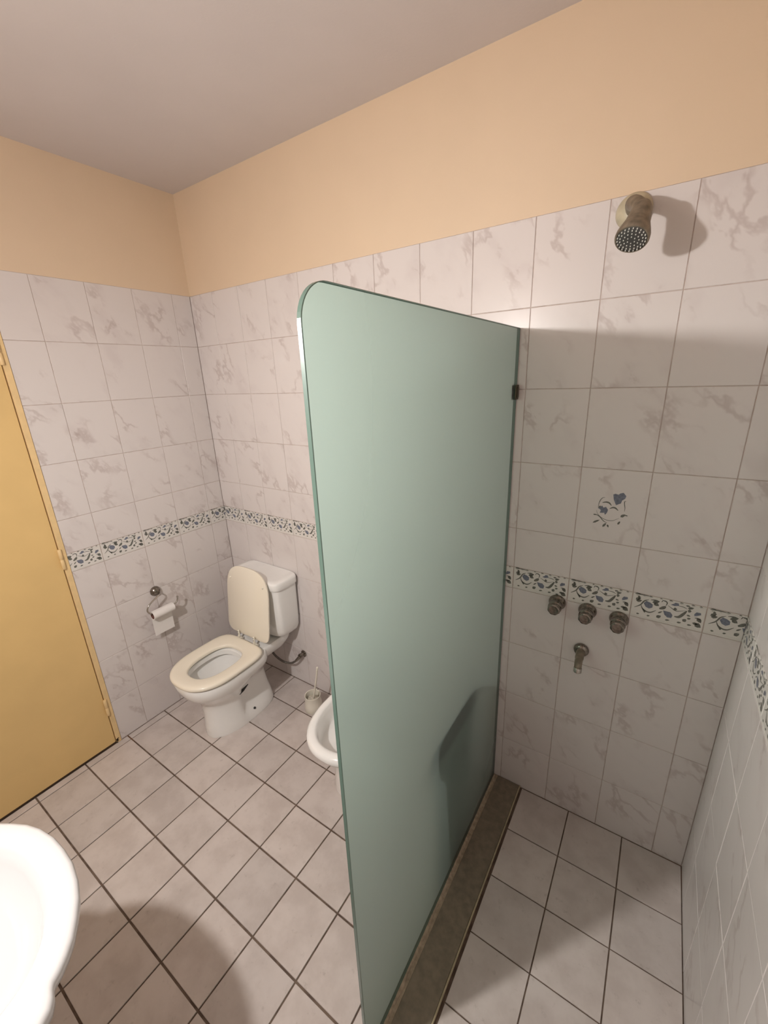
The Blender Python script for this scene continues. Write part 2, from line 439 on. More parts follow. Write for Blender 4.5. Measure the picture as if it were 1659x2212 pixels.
BORDER = {'b': [[(-65.8, 14.0), (-58.8, 24.0), (-48.8, 21.0), (-39.8, 15.0), (-39.8, 4.0), (-48.8, -2.0), (-58.8, 2.0)], [(-9.8, 3.0), (1.2, 2.0), (10.2, 2.0), (17.2, -7.0), (15.2, -18.0), (4.2, -19.0), (-4.8, -11.0)], [(7.2, 29.0), (15.2, 35.0), (20.2, 42.0), (27.2, 39.0), (29.2, 31.0), (18.2, 27.0)], [(71.2, 14.0), (76.2, 22.0), (87.2, 22.0), (88.2, 15.0), (78.2, 9.0), (72.2, 7.0)]], 's': [(1.9, [(-89.8, -8.0), (-73.8, 5.0), (-64.8, 22.0), (-52.8, 30.0)]), (2.1, [(-71.8, 5.0), (-65.8, -8.0), (-53.8, -15.0), (-41.8, -14.0), (-28.8, -3.0)]), (2.6, [(-66.8, -6.0), (-60.8, -14.0), (-58.8, -20.0)]), (1.7, [(-17.8, 31.0), (-12.8, 39.0), (-2.8, 33.0), (-4.8, 21.0)]), (4.7, [(-4.8, 19.0), (-10.8, 12.0), (-20.8, 6.0)]), (1.1, [(0.2, 24.0), (12.2, 17.0), (25.2, 11.0), (48.2, 19.0)]), (1.1, [(26.2, 31.0), (41.2, 30.0), (51.2, 26.0)]), (3.9, [(22.2, -10.0), (34.2, -8.0), (44.2, 6.0), (51.2, 19.0)]), (1.7, [(74.2, 1.0), (83.2, 1.0), (89.2, -4.0)]), (1.9, [(-47.8, 31.0), (-34.8, 33.0), (-22.8, 31.0)]), (1.3, [(-87.8, 43.0), (-65.8, 43.0), (-47.8, 42.0)])], 'l': [((-89.8, 21.0), (-74.8, 31.0), 4.7), ((-87.8, 17.0), (-70.8, 22.0), 4.7), ((-81.8, 38.0), (-79.8, 25.0), 3.4), ((-42.8, 23.0), (-22.8, 31.0), 4.7), ((-37.8, 23.0), (-22.8, 15.0), 5.6), ((-93.8, 42.0), (-74.8, 43.0), 4.3), ((-71.8, 42.0), (-60.8, 41.0), 3.0), ((-53.8, 42.0), (-41.8, 41.0), 3.0), ((-23.8, 42.0), (-15.8, 42.0), 2.6), ((-12.8, 39.0), (-5.8, 38.0), 3.0), ((1.2, 42.0), (12.2, 42.0), 3.0), ((-24.8, -28.0), (-12.8, -18.0), 5.1), ((16.2, 17.0), (26.2, 17.0), 4.7), ((29.2, 42.0), (41.2, 41.0), 3.0), ((46.2, 37.0), (58.2, 37.0), 2.6), ((52.2, 29.0), (68.2, 34.0), 3.9), ((59.2, 42.0), (71.2, 41.0), 3.0), ((80.2, 42.0), (90.2, 41.0), 3.0), ((53.2, 21.0), (63.2, 21.0), 5.1), ((-81.8, -30.0), (-72.8, -29.0), 2.6), ((-51.8, -30.0), (-42.8, -27.0), 2.6), ((-0.8, -30.0), (12.2, -27.0), 2.6), ((31.2, -29.0), (43.2, -26.0), 3.0), ((58.2, -29.0), (70.2, -27.0), 2.6), ((46.2, -21.0), (53.2, -10.0), 5.1), ((55.2, -8.0), (65.2, -4.0), 3.0), ((70.2, -18.0), (87.2, -19.0), 3.9), ((77.2, -18.0), (94.2, -28.0), 7.3), ((81.2, 3.0), (92.2, -12.0), 5.6), ((52.2, 5.0), (63.2, 3.0), 2.6), ((-22.8, -11.0), (-10.8, -1.0), 2.1)]}

def add_print(bm, D, lift=0.00025, fat=1.0):
    """flat glaze print: flowers (slot 1), scrolls and leaves (slot 2), in millimetres from the tile's centre"""
    def face(pts, mi, z):
        f = bm.faces.new([bm.verts.new((x / 1000, y / 1000, z)) for x, y in pts]); f.material_index = mi
        f.normal_update()
        if f.normal.z < 0: f.normal_flip()
    for P in D['b']:
        cx = sum(p[0] for p in P) / len(P); cy = sum(p[1] for p in P) / len(P)
        for k in range(len(P)):
            face([(cx, cy), P[k], P[(k + 1) % len(P)]], 1, lift)
    for w, P in D['s']:
        Q = spline([(x, y, 0) for x, y in P], 4); n = len(Q)
        L, R = [], []
        for i, p in enumerate(Q):
            d = (Q[min(i + 1, n - 1)] - Q[max(i - 1, 0)]).normalized()
            h = max(w * fat, 0.9) * (0.25 + 0.75 * math.sin(PI * (i + 0.5) / n)) * 0.62
            L.append((p.x - d.y * h, p.y + d.x * h)); R.append((p.x + d.y * h, p.y - d.x * h))
        for i in range(n - 1): face([L[i], R[i], R[i + 1], L[i + 1]], 2, lift)
    for a, b, w in D['l']:
        a = Vector(a); b = Vector(b); d = (b - a).normalized(); nrm = Vector((-d.y, d.x)); w *= fat * 0.62
        face([tuple(a), tuple(a.lerp(b, .3) - nrm * w), tuple(a.lerp(b, .7) - nrm * w * .8), tuple(b), tuple(a.lerp(b, .65) + nrm * w * .8), tuple(a.lerp(b, .3) + nrm * w)], 2, lift)

_bm = {}
def border_mesh(w, cut_left):
    key = (round(w, 4), cut_left)
    if key in _bm: return _bm[key]
    bm = bmesh.new()
    add_tile(bm, TW - 0.0026, ZB1 - ZB0 - 0.0026, 0.007, 0.0011)
    # the strip's own raised fillets above and below the flowers
    for zz in (-0.0375, 0.0405):
        for f in box(bm, (-0.0985, zz - 0.001, -0.001), (0.0985, zz + 0.001, 0.0009)): f.material_index = 0
    add_print(bm, BORDER, 0.0004, 1.8)
    if w < TW - 0.004:
        x = (TW - 0.0026) / 2 - (w - 0.0026) if cut_left else -(TW - 0.0026) / 2 + (w - 0.0026)
        bmesh.ops.bisect_plane(bm, geom=bm.verts[:] + bm.edges[:] + bm.faces[:], plane_co=(x, 0, 0), plane_no=(-1 if cut_left else 1, 0, 0), clear_outer=True)
    me = bpy.data.meshes.new('border_tile')
    bm.to_mesh(me); bm.free()
    for k in ('border_glaze', 'print_blue', 'print_dark'): me.materials.append(MT[k])
    _bm[key] = me
    return me

def place_border(side, centre, w, cut_left, parent):
    o = bpy.data.objects.new('border_tile', border_mesh(w, cut_left))
    o.rotation_euler = FACING[side]
    s = centre
    z = (ZB0 + ZB1) / 2
    o.location = spot(side, s, z, 0.0004)
    COL.objects.link(o); o.parent = parent

ROWS = [(0.0, 0.241), (0.241, 0.491), (0.491, 0.741), (0.741, ZB0)] + [(ZB1, 1.2405)] + [(1.2405 + TH * k, 1.2405 + TH * (k + 1)) for k in range(4)]

def tile_wall(side, parent, s_breaks, hole=None, special=None):
    for (s0, s1) in zip(s_breaks, s_breaks[1:]):
        for (z0, z1) in ROWS:
            if special and abs(s0 - special[0]) < 0.01 and abs(z0 - special[1]) < 0.01:
                o = place_tile(side, s0, s1, z0, z1, parent, name='decorated_tile')
                bm = bmesh.new(); bm.from_mesh(o.data); add_print(bm, FLOWER, 0.0003, 1.9)
                me = bpy.data.meshes.new('decorated_tile'); bm.to_mesh(me); bm.free()
                for k in ('tile', 'print_blue', 'print_dark'): me.materials.append(MT[k])
                o.data = me
                o['label'] = 'wall tile printed with a small blue rose and grey-green tendrils'
                continue
            if hole:
                h0, h1, hz = hole
                if s1 <= h0 + 1e-6 or s0 >= h1 - 1e-6 or z0 >= hz - 1e-6:
                    place_tile(side, s0, s1, z0, z1, parent); continue
                if s0 < h0: place_tile(side, s0, h0, z0, z1, parent)
                if s1 > h1: place_tile(side, h1, s1, z0, z1, parent)
                if z1 > hz: place_tile(side, max(s0, h0), min(s1, h1), hz, z1, parent)
            else:
                place_tile(side, s0, s1, z0, z1, parent)

# ------------------------------------------------------------------ the room shell
G = LIP
# back wall (toilet, bidet and shower fittings)
bm = bmesh.new()
box(bm, (-0.12, G, -0.10), (XD + 0.12, 0.12, ZT), 0)
box(bm, (-0.12, 0.0012, ZT), (XD + 0.12, 0.12, HC), 1)
wall_back = struct(finish('wall_back', bm, [MT['grout'], MT['cream_paint']]))
br = [0.0] + [0.1858 + TW * k for k in range(12)] + [XD]
tile_wall('back', wall_back, br, special=(1.9858, 1.2405))
for s0, s1 in zip(br, br[1:]):
    w = s1 - s0
    if s0 == 0: place_border('back', s1 - TW / 2, w, True, wall_back)
    else: place_border('back', s0 + TW / 2, w, False, wall_back)

# left wall with the door opening
DO0, DO1, DZ = 0.842, 1.59, 2.032
bm = bmesh.new()
for y0, y1, z0 in ((-DO0, 0.0, -0.10), (YB, -DO1, -0.10), (-DO1, -DO0, DZ)):
    box(bm, (-0.12, y0, z0), (-G, y1, ZT), 0)
box(bm, (-0.12, YB, ZT), (-0.0012, 0.0012, HC), 1)
wall_left = struct(finish('wall_left', bm, [MT['grout'], MT['cream_paint']]))
bl = [0.0] + [0.1019 + TW * k for k in range(9)] + [-YB]
tile_wall('left', wall_left, bl, hole=(DO0, DO1, DZ))
# border strips: s is measured away from the corner, so "left" of a strip is the far end
place_border('left', 0.1019 - TW / 2, 0.1019, False, wall_left)
for k in range(3): place_border('left', 0.1019 + TW * k + TW / 2, TW, False, wall_left)
place_border('left', 0.7019 + TW / 2, DO0 - 0.7019, True, wall_left)
place_border('left', DO1 + 0.10, TW, False, wall_left)

# right wall
bm = bmesh.new()
box(bm, (XD + G, YB, -0.10), (XD + 0.12, G, ZT), 0)
box(bm, (XD + 0.0012, YB, ZT), (XD + 0.12, 0.0012, HC), 1)
wall_right = struct(finish('wall_right', bm, [MT['grout'], MT['cream_paint']]))
brr = [0.0] + [0.15 + TW * k for k in range(9)] + [-YB]
tile_wall('right', wall_right, brr)
place_border('right', 0.15 - TW / 2, 0.15, True, wall_right)
for k in range(8): place_border('right', 0.15 + TW * k + TW / 2, TW, False, wall_right)

# wall behind the camera
bm = bmesh.new()
box(bm, (-0.12, YB - 0.12, -0.10), (XD + 0.12, YB - G, ZT), 0)
box(bm, (-0.12, YB - 0.12, ZT), (XD + 0.12, YB - 0.0012, HC), 1)
wall_front = struct(finish('wall_front', bm, [MT['grout'], MT['cream_paint']]))
tile_wall('front', wall_front, [TW * k for k in range(13)] + [XD])

# ceiling: the coving is a soft hand-plastered curve
bm = bmesh.new()
box(bm, (-0.12, YB - 0.12, HC), (XD + 0.12, 0.12, HC + 0.12))
ceiling = struct(finish('ceiling', bm, MT['ceiling_paint']))

# floor slab with its tiles
bm = bmesh.new()
box(bm, (-0.12, YB - 0.12, -0.12), (XD + 0.12, 0.12, -0.0035))
floor = struct(finish('floor', bm, MT['floor_grout']))
fx = [0.0, 0.042] + [0.2464 + 0.2044 * k for k in range(8)]
fx = [x for x in fx if x < 1.74] + [1.748]
fy = [0.0] + [0.1909 + 0.2064 * k for k in range(9)]
fy = [y for y in fy if y < 1.86] + [-YB]
for a, b in zip(fx, fx[1:]):
    for c, d in zip(fy, fy[1:]):
        place_tile('floor', a, b, c, d, floor, joint=0.0052, mat='floor_tile', jz=0.0064)
sx = [1.886, 2.084, 2.285, XD]
sy = [0.0, 0.209, 0.407, 0.606, 0.806, 1.006, 1.206, 1.406, 1.606, -YB]
for a, b in zip(sx, sx[1:]):
    for c, d in zip(sy, sy[1:]):
        place_tile('floor', a, b, c, d, floor, joint=0.004, mat='floor_tile', jz=0.004)

# ------------------------------------------------------------------ door
bm = bmesh.new()
box(bm, (-0.041, -1.566, 0.009), (-0.001, -0.8675, 1.998), 0, 0.0015, 1)
door = struct(finish('door_1', bm, MT['ochre']))
bm = bmesh.new()
FW = 0.0225
box(bm, (-0.10, -DO0 - FW, 0.0), (0.0045, -DO0, DZ), 0, 0.0015, 1)
box(bm, (-0.10, -DO1, 0.0), (0.0045, -DO1 + FW, DZ), 0, 0.0015, 1)
box(bm, (-0.10, -DO1 + FW, DZ - 0.031), (0.0045, -DO0 - FW, DZ), 0, 0.0015, 1)
# rebate the leaf closes against
box(bm, (-0.10, -DO0 - FW - 0.014, 0.0), (-0.043, -DO0 - FW, DZ - 0.031), 1)
box(bm, (-0.10, -DO1 + FW, 0.0), (-0.043, -DO1 + FW + 0.014, DZ - 0.031), 1)
box(bm, (-0.10, -DO1 + FW, DZ - 0.045), (-0.043, -DO0 - FW, DZ - 0.031), 1)
box(bm, (-0.10, -DO1 + FW, -0.002), (-0.060, -DO0 - FW, 0.02), 1)
finish('door_frame', bm, [MT['frame_paint'], MT['rust_dark']], door)
for hz in (1.945, 1.068, 0.235):
    bm = bmesh.new()
    hy = -0.8665
    box(bm, (0.0, hy - 0.001, hz - 0.045), (0.006, hy + 0.012, hz + 0.045), 0, 0.001, 1)
    for a, b, r in ((-0.048, -0.002, 0.0078), (0.002, 0.048, 0.0078), (-0.004, 0.004, 0.0055)):
        lathe(bm, [(a, 0), (a, r * .8), (a + 0.002, r), (b - 0.002, r), (b, r * .8), (b, 0)], (0.009, hy, hz), (0, 0, 1), 16)
    finish('hinge', bm, MT['frame_paint'], door, angle=40)
# flaking, rusted foot of the frame
bm = bmesh.new()
for i in range(9):
    y = -0.846 - rnd.random() * 0.02; z = 0.003 + rnd.random() * 0.022
    box(bm, (0.0035, y - 0.004, z - 0.003), (0.0055, y + 0.004, z + 0.003), 0, 0.0008, 1)
box(bm, (-0.003, -1.56, 0.0015), (-0.0015, -0.868, 0.0085), 0)  # dark strip along the gap under the leaf
finish('rust_and_gap_strip', bm, MT['rust_dark'], door)

# ------------------------------------------------------------------ shower sill
sill = empty('shower_sill', (1.80, -0.9, 0))
tag(sill, 'dark brown stone sill strip on the floor under the frosted glass screen', 'sill')
def child(o, parent):
    o.parent = parent; o.matrix_parent_inverse = Matrix.Translation(-Vector(parent.location)); return o
bm = bmesh.new(); box(bm, (1.776, YB + 0.002, 0.0005), (1.8745, -0.002, 0.0095), 0, 0.0012, 1)
child(finish('slab', bm, MT['sill']), sill)
bm = bmesh.new(); box(bm, (1.8750, YB + 0.002, 0.0005), (1.8795, -0.002, 0.0125), 0, 0.001, 1)
o = child(finish('edge_strip', bm, MT['sill_edge']), sill); o['label'] = 'pale raised edge strip'
bm = bmesh.new()
# ragged sealant bead along the foot of the glass
secs = []
N = 150
for i in range(N + 1):
    y = -0.004 - (1.02 + 0.02) * i / N
    w = 0.0105 + 0.0045 * math.sin(i * 0.37) * math.sin(i * 0.11 + 1) + rnd.uniform(-0.0012, 0.0012)
    h = 0.0125 + rnd.uniform(-0.0015, 0.0015)
    secs.append([Vector((1.7588, y, 0.0005)), Vector((1.7588, y, h)), Vector((1.7595 + w * .55, y, h * .8)), Vector((1.7595 + w, y, 0.0005))])
loft(bm, secs)
o = child(finish('sealant', bm, MT['sealant'], smooth=False), sill); o['label'] = 'ragged pale sealant bead'
bm = bmesh.new(); box(bm, (1.7595, YB + 0.002, 0.0003), (1.7758, -0.002, 0.0075), 0)
child(finish('bed', bm, MT['sealant']), sill)

# ------------------------------------------------------------------ glass screen
def make_glass():
    root = empty('glass_screen', (XG - 0.005, -0.5, 0.0))
    tag(root, 'tall green-tinted frosted glass shower screen with one rounded top corner', 'shower screen')
    x0, x1 = XG - 0.010, XG
    yf, yb, z0, z1, R = -1.0225, -0.0035, 0.0020, 1.934, 0.062
    out = [(yb, z0), (yf, z0)]
    for k in range(13):
        a = PI / 2 * k / 12
        out.append((yf + R - R * math.cos(a), z1 - R + R * math.sin(a)))
    out.append((yb, z1))
    bm = bmesh.new()
    b = 0.0012
    # arris: the faces are inset a little from the ground edge
    cy, cz = (yf + yb) / 2, (z0 + z1) / 2
    ins = []
    n = len(out)
    for i, (y, z) in enumerate(out):
        p0 = Vector(out[i - 1]); p1 = Vector((y, z)); p2 = Vector(out[(i + 1) % n])
        d1 = (p1 - p0).normalized(); d2 = (p2 - p1).normalized()
        nn = Vector((-(d1 + d2).y, (d1 + d2).x)).normalized()
        if nn.dot(Vector((cy, cz)) - p1) < 0: nn = -nn
        c = max(0.5, abs(nn.dot(Vector((-d1.y, d1.x)))))
        ins.append(p1 + nn * (b / c))
    A = [bm.verts.new((x0, p.x, p.y)) for p in ins]
    B = [bm.verts.new((x0 + b, y, z)) for y, z in out]
    C2 = [bm.verts.new((x1 - b, y, z)) for y, z in out]
    D = [bm.verts.new((x1, p.x, p.y)) for p in ins]
    for P, Q in ((A, B), (B, C2), (C2, D)):
        for k in range(n):
            f = bm.faces.new((P[k], P[(k + 1) % n], Q[(k + 1) % n], Q[k])); f.material_index = 2
    bm.faces.new(A).material_index = 0
    bm.faces.new(D).material_index = 1
    child(finish('glass_pane', bm, [MT['frost'], MT['clear'], MT['glass_edge']]), root)
    bm = bmesh.new()
    for xa, xb in ((XG + 0.0003, XG + 0.006), (XG - 0.016, XG - 0.0103)):
        box(bm, (xa, -0.026, 1.708), (xb, -0.0005, 1.756), 0, 0.0012, 2)
    box(bm, (XG + 0.006, -0.022, 1.714), (XG + 0.0085, -0.006, 1.750), 0, 0.0008, 1)
    o = child(finish('wall_clip', bm, MT['bronze']), root); o['label'] = 'dark metal clip at the wall'
make_glass()

# ------------------------------------------------------------------ toilet
def make_toilet():
    cx = 0.392
    root = empty('toilet', (cx, -0.35, 0))
    tag(root, 'white close-coupled toilet with raised cream lid standing by the back wall', 'toilet')
    # pan, outside then inside, as one surface
    bm = bmesh.new()
    def sec(z, yb, yf, hw, eb=4.0, ef=2.3, yc=None): return dshape(cx, yb, yf, hw, z, 56, eb, ef, yc)
    S = [sec(0.000, -0.170, -0.578, 0.108, 3.0, 2.2, -0.36),
         sec(0.010, -0.168, -0.580, 0.110, 3.0, 2.2, -0.36),
         sec(0.060, -0.172, -0.576, 0.107, 3.0, 2.2, -0.36),
         sec(0.110, -0.180, -0.573, 0.104, 3.0, 2.2, -0.37),
         sec(0.170, -0.190, -0.573, 0.106, 3.0, 2.2, -0.38),
         sec(0.210, -0.195, -0.580, 0.112, 3.2, 2.2, -0.39),
         sec(0.245, -0.198, -0.602, 0.127, 3.4, 2.2, -0.40),
         sec(0.275, -0.202, -0.630, 0.146, 3.8, 2.3, -0.42),
         sec(0.305, -0.208, -0.654, 0.162, 4.0, 2.4, -0.44),
         sec(0.340, -0.215, -0.668, 0.173, 4.2, 2.5, -0.45),
         sec(0.368, -0.220, -0.672, 0.176, 4.2, 2.5, -0.45),
         sec(0.380, -0.224, -0.668, 0.172, 4.2, 2.5, -0.45),
         sec(0.384, -0.235, -0.655, 0.160, 4.2, 2.5, -0.45),
         sec(0.383, -0.330, -0.622, 0.118, 2.6, 2.3, -0.46),
         sec(0.378, -0.338, -0.614, 0.110, 2.6, 2.3, -0.46),
         sec(0.352, -0.340, -0.612, 0.108, 2.6, 2.3, -0.46),
         sec(0.348, -0.325, -0.635, 0.132, 2.6, 2.3, -0.46),
         sec(0.325, -0.330, -0.628, 0.126, 2.6, 2.3, -0.46),
         sec(0.270, -0.345, -0.600, 0.104, 2.4, 2.2, -0.45),
         sec(0.215, -0.355, -0.545, 0.075, 2.3, 2.2, -0.44),
         sec(0.175, -0.365, -0.490, 0.050, 2.2, 2.2, -0.42)]
    # the waist behind the pedestal is hollowed, leaving a foot flange
    for s in S[2:9]:
        for v in s:
            if v.y > -0.425:
                k = min(1.0, (v.y + 0.425) / 0.035); k = k * k * (3 - 2 * k)
                zz = v.z
                d = max(0.0, min(1.0, (zz - 0.045) / 0.03)) * max(0.0, min(1.0, (0.33 - zz) / 0.10))
                v.x = cx + (v.x - cx) * (1 - 0.30 * k * d)
    loft(bm, S)
    pan = child(finish('pan', bm, MT['china'], angle=50), root)
    # back shelf carrying the cistern
    bm = bmesh.new()
    loft(bm, [dshape(cx, -0.045, -0.30, 0.088, 0.300, 40, 5, 5), dshape(cx, -0.030, -0.30, 0.105, 0.325, 40, 5, 5), dshape(cx, -0.020, -0.30, 0.118, 0.352, 40, 5, 5), dshape(cx, -0.018, -0.30, 0.120, 0.378, 40, 5, 5), dshape(cx, -0.022, -0.298, 0.116, 0.3845, 40, 5, 5)])
    child(finish('back_shelf', bm, MT['china'], angle=50), root)
    # cistern and lid
    bm = bmesh.new()
    def cis(z, hw, yf, yb=-0.004, e=6): return dshape(0.388, yb, yf, hw, z, 56, 9, e, (yb + yf) / 2)
    loft(bm, [cis(0.3865, 0.120, -0.125, -0.02, 3), cis(0.394, 0.146, -0.142, -0.01, 3.2), cis(0.412, 0.168, -0.154, e=3.6), cis(0.445, 0.182, -0.160, e=4.2), cis(0.50, 0.187, -0.164, e=5), cis(0.60, 0.190, -0.167), cis(0.717, 0.193, -0.170)])
    child(finish('cistern', bm, MT['china'], angle=50), root)
    bm = bmesh.new()
    loft(bm, [cis(0.7185, 0.195, -0.173), cis(0.7185, 0.201, -0.178), cis(0.723, 0.203, -0.180), cis(0.752, 0.203, -0.180), cis(0.761, 0.200, -0.177), cis(0.765, 0.193, -0.170), cis(0.766, 0.171, -0.152), cis(0.7645, 0.156, -0.140)])
    child(finish('cistern_lid', bm, MT['china'], angle=50), root)
    # seat ring
    bm = bmesh.new()
    yc = -0.47
    def ring(z, g, inner=False):
        if inner: return dshape(cx + 0.002, -0.333 - g, -0.604 + g, 0.102 - g, z + 0.006, 64, 2.7, 2.4, -0.46)
        return dshape(cx - 0.001, -0.258 - g, -0.681 + g, 0.181 - g, z + 0.006, 64, 5.0, 2.45, yc)
    R_ = [ring(0.3865, 0.002), ring(0.389, 0.0), ring(0.398, 0.0), ring(0.404, 0.004), ring(0.4075, 0.014), ring(0.4075, 0.025), ring(0.405, -0.012, True), ring(0.402, -0.005, True), ring(0.396, 0.0, True), ring(0.3865, 0.0, True)]
    loft(bm, R_, close=True)
    seat = child(finish('seat', bm, MT['seat'], angle=60), root)
    # lid: same outline, tipped up against the cistern
    bm = bmesh.new()
    def lid(z, g): return dshape(0.0, -0.0 - g, -0.408 + g, 0.173 - g, z, 64, 9.0, 2.9, -0.235)
    loft(bm, [lid(-0.006, 0.003), lid(-0.004, 0.0), lid(0.003, 0.0), lid(0.006, 0.003), lid(0.0065, 0.010)])
    Mx = Matrix.Translation((0.388, -0.238, 0.4235)) @ Matrix.Rotation(math.radians(-97.5), 4, 'X')
    bmesh.ops.transform(bm, matrix=Mx, verts=bm.verts)
    lido = child(finish('lid', bm, MT['seat'], angle=50), root)
    for sx_ in (-0.135, 0.135):
        # the inner face of the lid looks into the room
        p2 = Mx @ Vector((sx_, -0.325, -0.0055)); d2 = (Mx @ Vector((sx_, -0.325, -0.012))) - p2
        bm = bmesh.new()
        lathe(bm, [(0, 0.006), (0.006, 0.005), (0.008, 0.003), (0.008, 0)], p2, d2, 14)
        o = finish('buffer', bm, MT['seat'], angle=40); o.parent = lido
    for s in (-0.062, 0.068):
        bm = bmesh.new()
        x = cx - 0.004 + s
        lathe(bm, [(-0.016, 0), (-0.016, 0.008), (0.016, 0.008), (0.016, 0)], (x, -0.252, 0.400), (1, 0, 0), 14)
        box(bm, (x - 0.009, -0.262, 0.384), (x + 0.009, -0.238, 0.396), 0, 0.002, 1)
        box(bm, (x - 0.006, -0.262, 0.398), (x + 0.006, -0.254, 0.452), 0, 0.0025, 1)
        lathe(bm, [(0, 0.007), (0.004, 0.006), (0.005, 0)], (x - 0.004, -0.252, 0.402), (-0.6, -0.8, 0), 10)
        h = child(finish('hinge', bm, MT['pale_plastic'], angle=40), root)
        bm = bmesh.new()
        for zz in (0.430, 0.444): lathe(bm, [(0, 0.0026), (0.0012, 0.0026), (0.0012, 0)], (x, -0.2618, zz), (0, -1, 0), 8)
        o = finish('screw_hole', bm, MT['shadow_hole']); o.parent = h
    # fixing hole on the foot, dark marks on the side
    bm = bmesh.new()
    lathe(bm, [(-0.004, 0.0065), (0.0015, 0.0065), (0.0015, 0)], (cx + 0.0985, -0.345, 0.050), (0.85, -0.1, 0.5), 12)
    child(finish('fixing_hole', bm, MT['shadow_hole']), root)
    bm = bmesh.new()
    loft(bm, [dshape(cx, -0.370, -0.455, 0.047, 0.183, 24, 2.2, 2.2), dshape(cx, -0.368, -0.480, 0.049, 0.1835, 24, 2.2, 2.2)])
    child(finish('water', bm, MT['water']), root)
    # near-black tubes standing in for the shade inside the side slits
    for P, r in (([(cx + 0.112, -0.400, 0.280), (cx + 0.122, -0.365, 0.281), (cx + 0.124, -0.332, 0.283)], [0.002, 0.0065, 0.002]),
                 ([(cx + 0.104, -0.428, 0.208), (cx + 0.108, -0.405, 0.222), (cx + 0.110, -0.370, 0.236)], [0.004, 0.0075, 0.002])):
        bm = bmesh.new()
        tube(bm, P, r, 8)
        child(finish('slit_shade', bm, MT['shadow_hole'], smooth=True), root)
make_toilet()

# supply hose and its wall valve
hose = empty('supply_hose', (0.571, 0, 0.226))
tag(hose, 'dark braided water hose curving from under the cistern to the wall valve', 'hose')
bm = bmesh.new()
tube(bm, spline([(0.300, -0.070, 0.375), (0.330, -0.085, 0.275), (0.385, -0.085, 0.205), (0.440, -0.075, 0.168), (0.492, -0.060, 0.160), (0.528, -0.046, 0.178), (0.548, -0.032, 0.202)], 8), 0.0065, 12)
child(finish('braid', bm, MT['hose'], smooth=True), hose)
bm = bmesh.new()
lathe(bm, [(0, 0.021), (0.004, 0.021), (0.007, 0.012), (0.026, 0.012), (0.030, 0.014), (0.036, 0.012), (0.036, 0)], (0.562, -0.0008, 0.219), (-0.1, -1, 0), 20)
tube(bm, [(0.558, -0.030, 0.214), (0.545, -0.034, 0.198), (0.533, -0.042, 0.183)], [0.010, 0.010, 0.009], 14)
child(finish('valve', bm, MT['dull_chrome'], angle=40), hose)

# ------------------------------------------------------------------ bidet
def make_bidet():
    cx = 1.258
    root = empty('bidet', (cx, -0.3, 0))
    tag(root, 'white bidet half hidden behind the frosted glass screen', 'bidet')
    def sec(z, yb, yf, hw, eb=3.6, ef=2.25, yc=None): return dshape(cx, yb, yf, hw, z, 56, eb, ef, yc)
    bm = bmesh.new()
    S = [sec(0.0, -0.13, -0.470, 0.145, 3, 2.6, -0.30), sec(0.012, -0.13, -0.472, 0.147, 3, 2.6, -0.30), sec(0.10, -0.135, -0.466, 0.138, 3, 2.6, -0.30),
         sec(0.20, -0.12, -0.468, 0.134, 3, 2.5, -0.31), sec(0.255, -0.10, -0.490, 0.138, 3.2, 2.4, -0.33), sec(0.300, -0.08, -0.530, 0.150, 3.4, 2.3, -0.34), sec(0.335, -0.06, -0.572, 0.166, 3.4, 2.25, -0.35),
         sec(0.362, -0.045, -0.600, 0.179, 3.6, 2.25, -0.36), sec(0.384, -0.04, -0.611, 0.185, 3.6, 2.25, -0.36), sec(0.399, -0.043, -0.608, 0.183, 3.6, 2.25, -0.36), sec(0.407, -0.052, -0.596, 0.173, 3.6, 2.25, -0.36),
         sec(0.407, -0.135, -0.578, 0.156, 2.6, 2.2, -0.36), sec(0.401, -0.145, -0.569, 0.147, 2.6, 2.2, -0.36), sec(0.380, -0.150, -0.566, 0.144, 2.6, 2.2, -0.36), sec(0.330, -0.150, -0.562, 0.141, 2.6, 2.2, -0.36),
         sec(0.316, -0.155, -0.553, 0.134, 2.5, 2.2, -0.36), sec(0.309, -0.175, -0.520, 0.110, 2.4, 2.2, -0.36), sec(0.285, -0.22, -0.47, 0.080, 2.2, 2.2, -0.34), sec(0.272, -0.31, -0.37, 0.02, 2.2, 2.2, -0.335)]
    loft(bm, S)
    child(finish('basin', bm, MT['china'], angle=55), root)
    bm = bmesh.new()
    lathe(bm, [(0, 0.020), (0.012, 0.019), (0.02, 0.014), (0.062, 0.013), (0.066, 0.0)], (cx, -0.095, 0.4074), (0, 0, 1), 20)
    tube(bm, spline([(cx, -0.10, 0.448), (cx, -0.135, 0.463), (cx, -0.165, 0.446)], 5), 0.009, 12)
    child(finish('spout', bm, MT['chrome'], angle=40), root)
    for s in (-1, 1):
        bm = bmesh.new()
        lathe(bm, [(0, 0.016), (0.01, 0.015), (0.016, 0.010), (0.04, 0.016), (0.048, 0.014), (0.048, 0)], (cx + s * 0.075, -0.095, 0.4074), (0, 0, 1), 16)
        child(finish('tap_handle', bm, MT['chrome'], angle=40), root)
make_bidet()

